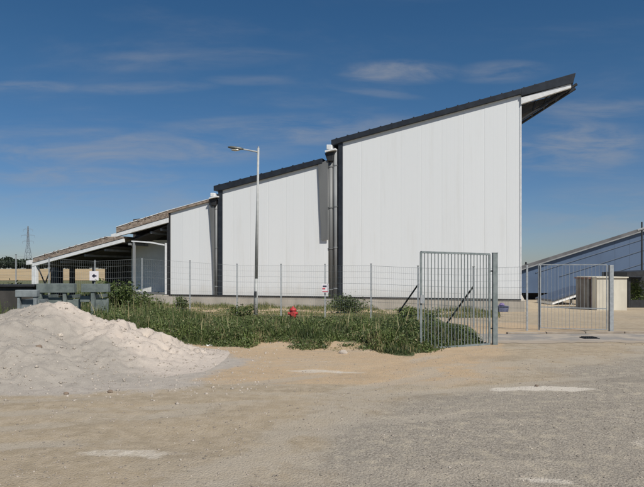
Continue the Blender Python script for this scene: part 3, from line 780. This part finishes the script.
# litter
def litter(px, py, d, w, label):
    c0 = P(px, py, d); n = 5; vs = []; fs = []
    for j in range(n):
        for k in range(n): vs.append((c0.x+(k/4-.5)*w+random.uniform(-.01,.01), c0.y+(j/4-.5)*w*.7, c0.z+random.uniform(-.015,.03)))
    fs = [(j*n+k, j*n+k+1, (j+1)*n+k+1, (j+1)*n+k) for j in range(n-1) for k in range(n-1)]
    o = link('paper_scrap', vs, fs, M['litter']); sl = o.modifiers.new('thick', 'SOLIDIFY'); sl.thickness = .003
    tag(o, label, 'litter')
litter(173.5, 331.3, 15.2, .2, 'white paper scrap caught in the weeds above the heap')
litter(209.5, 345.4, 13.5, .12, 'tiny white scrap on the sand at the edge of the weeds')
# gully grate in the lane
gr_ = thing('drain_grate', P(589.5,338,15.1), 'dark drain grate set in the lane right of the gate', 'drain')
p = P(589.5,338,15.05); z0 = gz(p.x, 15.05)+.016
MB().box(p.x-.17, p.x+.17, 14.87, 15.22, z0-.05, z0+.012).build('frame', M['dark'], gr_)
for k in range(6): MB().box(p.x-.14+k*.048, p.x-.118+k*.048, 14.9, 15.19, z0+.012, z0+.03).build('slat', M['dark'], gr_)

# ------------------------------------------------------------ steel trestles behind the heap
def trestle(label, beam, legs, plates, d, dep, mat, low=None):
    t = thing('steel_trestle', P(beam[0], 320, d), label, 'trestle')
    x0, x1, y0, y1 = beam
    qpart('top_beam', [(x0,y0),(x1,y0),(x1,y1),(x0,y1)], d, d+.22, mat, t, .012)
    qpart('top_beam', [(x0,y0),(x1,y0),(x1,y1),(x0,y1)], d+dep, d+dep+.22, mat, t, .012)
    for (a, b2) in legs:
        for dd in (0.03, dep+.03): qpart('leg', [(a,y1),(b2,y1),(b2,330),(a,330)], d+dd, d+dd+.14, mat, t, .008)
        a0 = P(a, y1+3, d); MB().box(a0.x+.01, a0.x+.09, d+.2, d+dep, a0.z-.1, a0.z).build('tie_bar', mat, t)
    for (a, b2, c1, c2) in plates:
        qpart('side_plate', [(a,c1),(b2,c1),(b2,c2),(a,c2)], d+.18, d+.26, mat, t, .008)
    return t
trestle('grey green steel trestle with a wide beam behind the heap peak', (36,74,283.6,292.8), [(38,41.2),(62.6,65.8)], [(41.5,62.3,297.5,314),(66,80,299,316)], 19.6, 1.3, M['trestle'])
trestle('grey green steel trestle with a side plate at the right of the row', (81,108,283.8,292.2), [(90.6,94.4)], [(94.8,108,298.6,318),(80,90.5,296,302)], 19.4, 1.3, M['trestle'])
trestle('lower pale grey steel trestle at the left of the row', (15,36.6,290,297), [(17,19.5),(33,36.4)], [(19.8,32.8,299.5,312)], 18.9, 1.2, M['trestle2'])

dw = thing('low_wall', P(10, 312, 20.6), 'low dark wall at the left frame edge beside the steel trestles', 'wall')
qpart('body', [(-60,287.5),(33,287),(33,325),(-60,325)], 20.9, 21.4, M['soffit'], dw, .02)
qpart('coping', [(-60,284.8),(34,284.3),(34,287),(-60,287.4)], 20.8, 21.5, M['dark'], dw, .02)
# ------------------------------------------------------------ vegetation
def set_tone(o, tone, dry):
    col = np.ones((len(tone), 4), np.float32); col[:,0] = tone; col[:,1] = dry
    at = o.data.color_attributes.new('tone', 'FLOAT_COLOR', 'POINT'); at.data.foreach_set('color', col.ravel())
def blades(name, roots, hts, wid, mat, tone, dry, lean=.35, parent=None):
    n = len(roots); R0 = np.array(roots); h = np.array(hts); w = wid*(.6+.8*rng.random(n))
    a = rng.random(n)*2*PI; l = lean*rng.random(n)*h; fa = rng.random(n)*PI
    dx, dy = np.cos(a)*l, np.sin(a)*l; wx, wy = np.cos(fa)*w/2, np.sin(fa)*w/2
    V = np.zeros((n, 6, 3))
    for i_, (t, s, k) in enumerate(((0,-1,.8),(0,1,.8),(.55,1,1.),(.55,-1,1.),(1.,.25,0.3),(1.,-.25,.3))):
        V[:,i_,0] = R0[:,0]+dx*t*t+wx*s*(k if i_ < 4 else .6); V[:,i_,1] = R0[:,1]+dy*t*t+wy*s*(k if i_ < 4 else .6); V[:,i_,2] = R0[:,2]+h*t*(1-.12*t)
    Fc = (np.array([(0,1,2,3),(3,2,4,5)])[None]+np.arange(n)[:,None,None]*6).reshape(-1,4)
    return V.reshape(-1,3), Fc, np.repeat(tone, 6), np.repeat(dry, 6)
def leaves(cs, size, tone, dry, up=.5):
    n = len(cs); Cc = np.array(cs); s = size*(.5+rng.random(n))
    nrm = rng.normal(size=(n,3)); nrm[:,2] = np.abs(nrm[:,2])+up; nrm /= np.linalg.norm(nrm, axis=1)[:,None]
    t1 = np.cross(nrm, rng.normal(size=(n,3))); t1 /= np.linalg.norm(t1, axis=1)[:,None]; t2 = np.cross(nrm, t1)
    V = np.stack([Cc-t1*s[:,None], Cc+t2*(s*.45)[:,None], Cc+t1*s[:,None], Cc-t2*(s*.45)[:,None]], 1)
    Fc = np.arange(n*4).reshape(n,4)
    return V.reshape(-1,3), Fc, np.repeat(tone, 4), np.repeat(dry, 4)
def merge(name, parts, mat, parent=None):
    V = np.concatenate([p[0] for p in parts]); off = 0; Fs = []
    for p in parts: Fs.append(p[1]+off); off += len(p[0])
    o = mesh_np(name, V, np.concatenate(Fs), mat, parent)
    set_tone(o, np.concatenate([p[2] for p in parts]), np.concatenate([p[3] for p in parts])); return o
def wh(x, y):                              # weed height over the bank
    fe = front_edge(x)+.32*noise.noise(Vector((x*1.9, 3, 8)))+.15*noise.noise(Vector((x*6, 3, 4))); e = y-fe
    if e < -.12 or x > 3.6: return 0
    n = noise.noise(Vector((x*.8, y*.8, 1)))+.6*noise.noise(Vector((x*2.3, y*2.3, 5)))
    h = .31+.22*n
    h *= 1-.45*sm(14.5, 18.5, y)
    h *= sm(-.15, .7, e)*.75+.25
    # bare dry fringe at the front between x -1.3 and 1
    bz = 1.25*sm(-1.7,-1.0,x)*(1-sm(.7,1.2,x))
    if e < bz: h *= (.22 if n > -.05 else 0)+.6*sm(bz-.3, bz, e)
    h *= 1-.55*sm(1.9,3.4,x)
    if y > 19: h *= 1-.55*sm(19, 24, y)
    if x < -4.6 and y < 26: h = max(h, .40+.22*n)+.22*sm(-5,-7,x)*sm(17,20,y)
    if y > 25.5+.8*n: h = 0
    if y > 21 and x > -5 and n < -.1: h *= .4
    return max(0, h)
Rr = []; Hh = []; Lc = []; Lt = []; Tn = []; Dn = []; Ld = []
cnt = 0
while len(Rr) < 120000:
    y = 11.6+15.2*random.random()**1.25; x = random.uniform(-.36, .30)*y-.0 if random.random() < .9 else random.uniform(-14, 4.2)
    h = wh(x, y)
    if h < .03: continue
    z = gz(x, y); cl = noise.noise(Vector((x*1.6, y*1.6, 20))); e = y-front_edge(x)
    dryp = .10+.35*max(0, noise.noise(Vector((x*.9, y*.9, 33))))+(.55 if (-1.5 < x < 1.2 and e < .8) else 0)
    hh = h*random.uniform(.35, 1.05)*(random.uniform(1.4,2.3) if random.random() < .022 else 1)
    Rr.append((x, y, z-.02)); Hh.append(hh); Tn.append(SP(.42+.7*cl+random.uniform(-.3,.35))); Dn.append(random.uniform(.5,1) if random.random() < dryp+(.5 if hh > h*1.3 else 0) else random.uniform(0,.12))
    if cl > -.1 and random.random() < .6:
        for q in range(2):
            Lc.append((x+random.gauss(0,.05), y+random.gauss(0,.05), z+h*random.uniform(.12,.95))); Lt.append(SP(.25+.55*cl+random.uniform(-.2,.35))); Ld.append(random.uniform(0,.12) if random.random() > .05 else .7)
wd = merge('weeds', [blades('b', Rr, Hh, .017, None, np.array(Tn), np.array(Dn)), leaves(Lc, .026, np.array(Lt), np.array(Ld))], M['weed'])
tag(wd, kind='stuff')
# thin grass along the plinth and across the strip behind the fence
Rr = []; Hh = []; Tn = []; Dn = []
while len(Rr) < 42000:
    px = random.uniform(105, 500); d = random.uniform(25, 41); x = (px-CX)/F*d
    fac = L.y+(x-L.x)*eu.y/eu.x                 # facade line depth at x
    if d > fac-.2: continue
    near = sm(2.2, .2, fac-d) if True else 0
    nn = noise.noise(Vector((x*.7, d*.7, 61)))
    if random.random() > .14+.9*near*SP(.6+nn)+(.7 if nn > .0 else 0): continue
    h = (.10+.40*near*max(0, .35+nn))*random.uniform(.4,1.2)
    Rr.append((x, d, gz(x, d)-.02)); Hh.append(h); Tn.append(random.random()*.8); Dn.append(random.uniform(.4,1) if random.random() < .4 else .1)
Vp = blades('b', Rr, Hh, .025, None, np.array(Tn), np.array(Dn))
tag(merge('rough_grass', [Vp], M['weed']), kind='stuff')
# far meadow between yard and field, left
Rr = []; Hh = []; Tn = []; Dn = []
for _ in range(16000):
    d = random.uniform(26, 60); px = random.uniform(-30, 140); x = (px-CX)/F*d
    Rr.append((x, d, gz(x, d)-.03)); Hh.append(random.uniform(.15,.6)); Tn.append(random.random()*.6); Dn.append(.8 if random.random() < .15 else .05)
tag(merge('meadow_grass', [blades('b', Rr, Hh, .05, None, np.array(Tn), np.array(Dn))], M['weed']), kind='stuff')

def bush(name, px, d, w, h, label, nleaf=1500, size=.05, cat='bush', tonebase=.3, group=None):
    x0 = (px-CX)/F*d; z0 = gz(x0, d)
    root = thing(name, (x0, d, z0), label, cat, group)
    st = MB(); cs = []; tn = []
    for k in range(9):
        a = random.uniform(0, 2*PI); r = random.uniform(.1,.45)*w; tip = Vector((x0+math.cos(a)*r, d+math.sin(a)*r*.8, z0+h*random.uniform(.6,1.)))
        st.tube((x0+random.uniform(-.1,.1)*w, d, z0-.05), tip, .014*h+.005, .004, n=5)
        m_ = nleaf//9; tb_ = random.uniform(-.15,.2)
        for q in range(m_):
            t = random.random()**.6; c_ = Vector((x0, d, z0)).lerp(tip, t)
            s_ = (.10+.12*(1-t))*w
            cs.append((c_.x+random.gauss(0,s_), c_.y+random.gauss(0,s_), max(z0+.02, c_.z+random.gauss(0,s_*.5)))); tn.append(SP(tonebase+tb_+random.uniform(-.2,.3)))
    p_ = leaves(cs, size, np.array(tn), rng.random(len(cs))*.1)
    p_ = (p_[0]-np.array(root.location), p_[1], p_[2], p_[3])
    merge('foliage', [p_], M['tree'] if name == 'dark_bush' else M['weed'], root)
    st.build('stem', M['bark'], root)
bush('bush', 350, 31.5, 2.3, .85, 'dark green bush at the plinth right of the downpipe', 2600, .06, tonebase=.12)
bush('weed_clump', 182, 33.5, 1.1, .85, 'tall weed clump at the plinth under the leftmost white block', 900, .06, 'weeds')
bush('weed_clump', 243, 26.0, 1.6, .45, 'loose weed clump in front of the lamp base', 800, .05, 'weeds')
bush('weed_clump', 405, 22.4, .9, .55, 'low yellowish weed clump beside the fence strut', 700, .045, 'weeds', .7)
bush('weed_clump', 432, 22.0, .6, .5, 'little weed clump seen through the open swing gate', 450, .04, 'weeds', .6)
bush('tall_weeds', 116, 22.5, 1.6, 1.45, 'tall leafy weeds growing right of the steel trestles', 2600, .06, 'weeds', .35)
bush('tall_weeds', 142, 25.0, 2.2, 1.0, 'leafy weeds growing below the porch', 2400, .06, 'weeds', .3)
bush('dark_bush', 2, 27, 2.6, 1.25, 'dark bush at the left edge beyond the heap', 3600, .075, tonebase=-.05)
bush('dark_bush', 28, 30, 2.2, 1.0, 'low dark bush under the end column of the shed', 2200, .075, tonebase=-.05)
bush('shrub', 637, 38.8, 1.3, 1.7, 'rusty green shrub growing inside the dark shelter', 1500, .06, tonebase=.6)

# far wood on the horizon: one mass
cs = []; tn = []; tr = MB()
def treeblob(x, y, r, h):
    z = gz(x, y); tr.tube((x, y, z-.5), (x, y, z+h*.6), .25, .12, n=5)
    for _ in range(260):
        u = rng.normal(size=3); u /= np.linalg.norm(u); k = random.random()**.35
        cs.append((x+u[0]*r*k, y+u[1]*r*k, z+h*.55+u[2]*h*.47*k)); tn.append(SP(.35+.35*u[2]+random.uniform(-.3,.3)))
x = -300
while x < 95:
    y = 405+random.uniform(0,30); hgt = random.uniform(6,8.5)*(1.0 if x < -195 else .78)
    treeblob(x, y, random.uniform(3.5,6), hgt); x += random.uniform(2., 4)
fw = merge('far_wood', [leaves(cs, 1.15, np.array(tn), np.zeros(len(tn)))], M['tree']); tag(fw, kind='stuff')
tag(tr.build('far_wood_trunks', M['bark']), kind='stuff')
# scattered hedge clumps crossing the foot of the field
# ------------------------------------------------------------ pylon
PD = 620.; b0 = P(28, 268, PD); tz = P(28, 226, PD).z; b0.z = 1.0; HP = tz-b0.z
py = thing('power_pylon', b0, 'distant lattice power pylon on the horizon at the left', 'pylon')
mb = MB()
def wdt(t): return (3.2*(1-t/.62)+.9 if t < .62 else .9-(t-.62)*1.6)
lv = [0,.16,.3,.42,.52,.62,.72,.82,.92,1.]
cor = lambda t, i_: Vector((b0.x+wdt(t)*(1,1,-1,-1)[i_], b0.y+wdt(t)*(1,-1,-1,1)[i_], b0.z+HP*t))
for a_, b2 in zip(lv, lv[1:]):
    for i_ in range(4):
        mb.tube(cor(a_,i_), cor(b2,i_), .2, n=4); mb.tube(cor(a_,i_), cor(b2,(i_+1)%4), .12, n=3); mb.tube(cor(b2,i_), cor(b2,(i_+1)%4), .12, n=3)
mb.build('lattice_mast', M['pylon'], py)
for t, l in ((.66,5.4),(.79,6.6),(.92,4.6)):
    am = MB()
    for s_ in (-1,1):
        tip = Vector((b0.x+s_*l, b0.y, b0.z+HP*t)); am.tube((b0.x, b0.y-.5, b0.z+HP*t), tip, .17, .1, n=4); am.tube((b0.x, b0.y, b0.z+HP*(t+.045)), tip, .12, .08, n=4)
        am.tube(tip, tip-Vector((0,0,2.)), .12, n=4)
    am.build('cross_arm', M['pylon'], py)

# ------------------------------------------------------------ light, sky, camera
sun_dir = Vector((.52, -.855, 0)).normalized(); EL = math.radians(49)
to_sun = Vector((sun_dir.x*math.cos(EL), sun_dir.y*math.cos(EL), math.sin(EL)))
sd = bpy.data.lights.new('sun', 'SUN'); sd.energy = 4.5; sd.angle = math.radians(.53); sd.color = (1, .95, .87)
so = bpy.data.objects.new('sun', sd); so.rotation_euler = to_sun.to_track_quat('Z', 'Y').to_euler(); C.objects.link(so); so.location = (0,0,30)
w = bpy.data.worlds.new('World'); bpy.context.scene.world = w; w.use_nodes = True; nt = w.node_tree
bg = nt.nodes['Background']; bg.inputs[1].default_value = .056
sky = nt.nodes.new('ShaderNodeTexSky'); sky.sky_type = 'NISHITA'; sky.sun_disc = False
sky.sun_elevation = EL; sky.sun_rotation = math.atan2(to_sun.x, to_sun.y)
sky.air_density = 1.0; sky.dust_density = .25; sky.ozone_density = 4.0; sky.altitude = 200
tc = nt.nodes.new('ShaderNodeTexCoord'); dirv = tc.outputs['Generated']
s = nt.nodes.new('ShaderNodeSeparateXYZ'); nt.links.new(dirv, s.inputs[0])
X_, Y_, Z_ = s.outputs
zz = mathn(nt, 'ADD', mathn(nt, 'MAXIMUM', Z_, 0.), .12)
cmb = nt.nodes.new('ShaderNodeCombineXYZ'); nt.links.new(mathn(nt,'DIVIDE',X_,zz), cmb.inputs[0]); nt.links.new(mathn(nt,'DIVIDE',Y_,zz), cmb.inputs[1])
n1 = tex(nt, .75, 9, .62, vec=mapping(nt, cmb.outputs[0], (1.,1.7,1), (0,0,.25)), dist=.5)
n2 = tex(nt, 3.0, 8, .6, vec=mapping(nt, cmb.outputs[0], (.7,1.6,1)), dist=.3)
wisp = mathn(nt, 'MULTIPLY', ramp(nt, n1, .46, .78), ramp(nt, n2, .32, .70))
ya = mathn(nt, 'MAXIMUM', Y_, .05); ta = mathn(nt, 'DIVIDE', X_, ya); tb_ = mathn(nt, 'DIVIDE', Z_, ya)
def blob(a0, b0, ra, rb, tilt=0):
    da = mathn(nt, 'DIVIDE', mathn(nt, 'SUBTRACT', ta, a0), ra)
    bb = mathn(nt, 'SUBTRACT', mathn(nt, 'SUBTRACT', tb_, b0), mathn(nt, 'MULTIPLY', mathn(nt,'SUBTRACT',ta,a0), tilt))
    db = mathn(nt, 'DIVIDE', bb, rb)
    r = mathn(nt, 'ADD', mathn(nt, 'MULTIPLY', da, da), mathn(nt, 'MULTIPLY', db, db))
    return mathn(nt, 'SUBTRACT', 1., ramp(nt, r, 0., 1.))
cv = nt.nodes.new('ShaderNodeCombineXYZ'); nt.links.new(ta, cv.inputs[0]); nt.links.new(tb_, cv.inputs[1])
n4 = tex(nt, 16, 9, .62, vec=mapping(nt, cv.outputs[0], (.40,2.1,1), (0,0,.06)), dist=.5)
def px2(px, y): return (px-CX)/F, (HY-y)/F
bl = None
for (px, y, rx, ry, w_, tl) in ((400,72,75,15,1.0,0),(500,72,60,14,.6,.05),(378,93,60,5,.35,-.12),(575,146,95,34,1.0,0),(610,215,110,40,.6,0),(600,110,80,16,.6,.05),(300,130,170,20,.75,.03),(130,150,220,24,.75,.02),(90,178,150,14,.7,.0),(200,200,160,22,.5,.03),(180,60,160,14,.3,.04),(30,88,60,9,.7,0),(140,88,90,8,.5,.03),(60,172,120,10,.7,.02),(250,122,120,8,.35,.05),(90,200,160,14,.5,0),(250,80,60,7,.3,0),(60,135,130,9,.4,.02)):
    a0, b0_ = px2(px, y); q = mathn(nt, 'MULTIPLY', blob(a0, b0_, rx/F, ry/F, tl), w_); bl = q if bl is None else mathn(nt, 'MAXIMUM', bl, q)
bl = mathn(nt, 'MULTIPLY', bl, ramp(nt, n4, .30, .72))
cl = mathn(nt, 'MINIMUM', mathn(nt, 'ADD', mathn(nt, 'MULTIPLY', wisp, .28), mathn(nt, 'ADD', mathn(nt, 'MULTIPLY', bl, .62), mathn(nt, 'MULTIPLY', mathn(nt, 'MULTIPLY', hz, hz), .15))), .6)
hs = nt.nodes.new('ShaderNodeHueSaturation'); hs.inputs['Saturation'].default_value = 1.24; hs.inputs['Hue'].default_value = .499; hs.inputs['Value'].default_value = 1.0
nt.links.new(sky.outputs[0], hs.inputs['Color'])
hz = mathn(nt, 'SUBTRACT', 1., ramp(nt, Z_, -.02, .34))
tinted = mixc(nt, hz, hs.outputs[0], (.78,.84,1.08), 'MULTIPLY')
c = mixc(nt, cl, tinted, (5.2,5.4,5.9))
nt.links.new(c, bg.inputs[0])

cd = bpy.data.cameras.new('camera'); co = bpy.data.objects.new('camera', cd); C.objects.link(co)
co.location = (0, 0, EYE); co.rotation_euler = (PI/2, 0, 0); cd.sensor_width = 36; cd.lens = F/644*36; cd.shift_y = (HY-243.5)/644
cd.clip_start = .1; cd.clip_end = 9000
sc = bpy.context.scene; sc.camera = co; sc.render.engine = 'CYCLES'
sc.view_settings.view_transform = 'Standard'; sc.view_settings.look = 'None'; sc.view_settings.gamma = 1; sc.view_settings.use_curve_mapping = False
sc.view_settings.exposure = .13
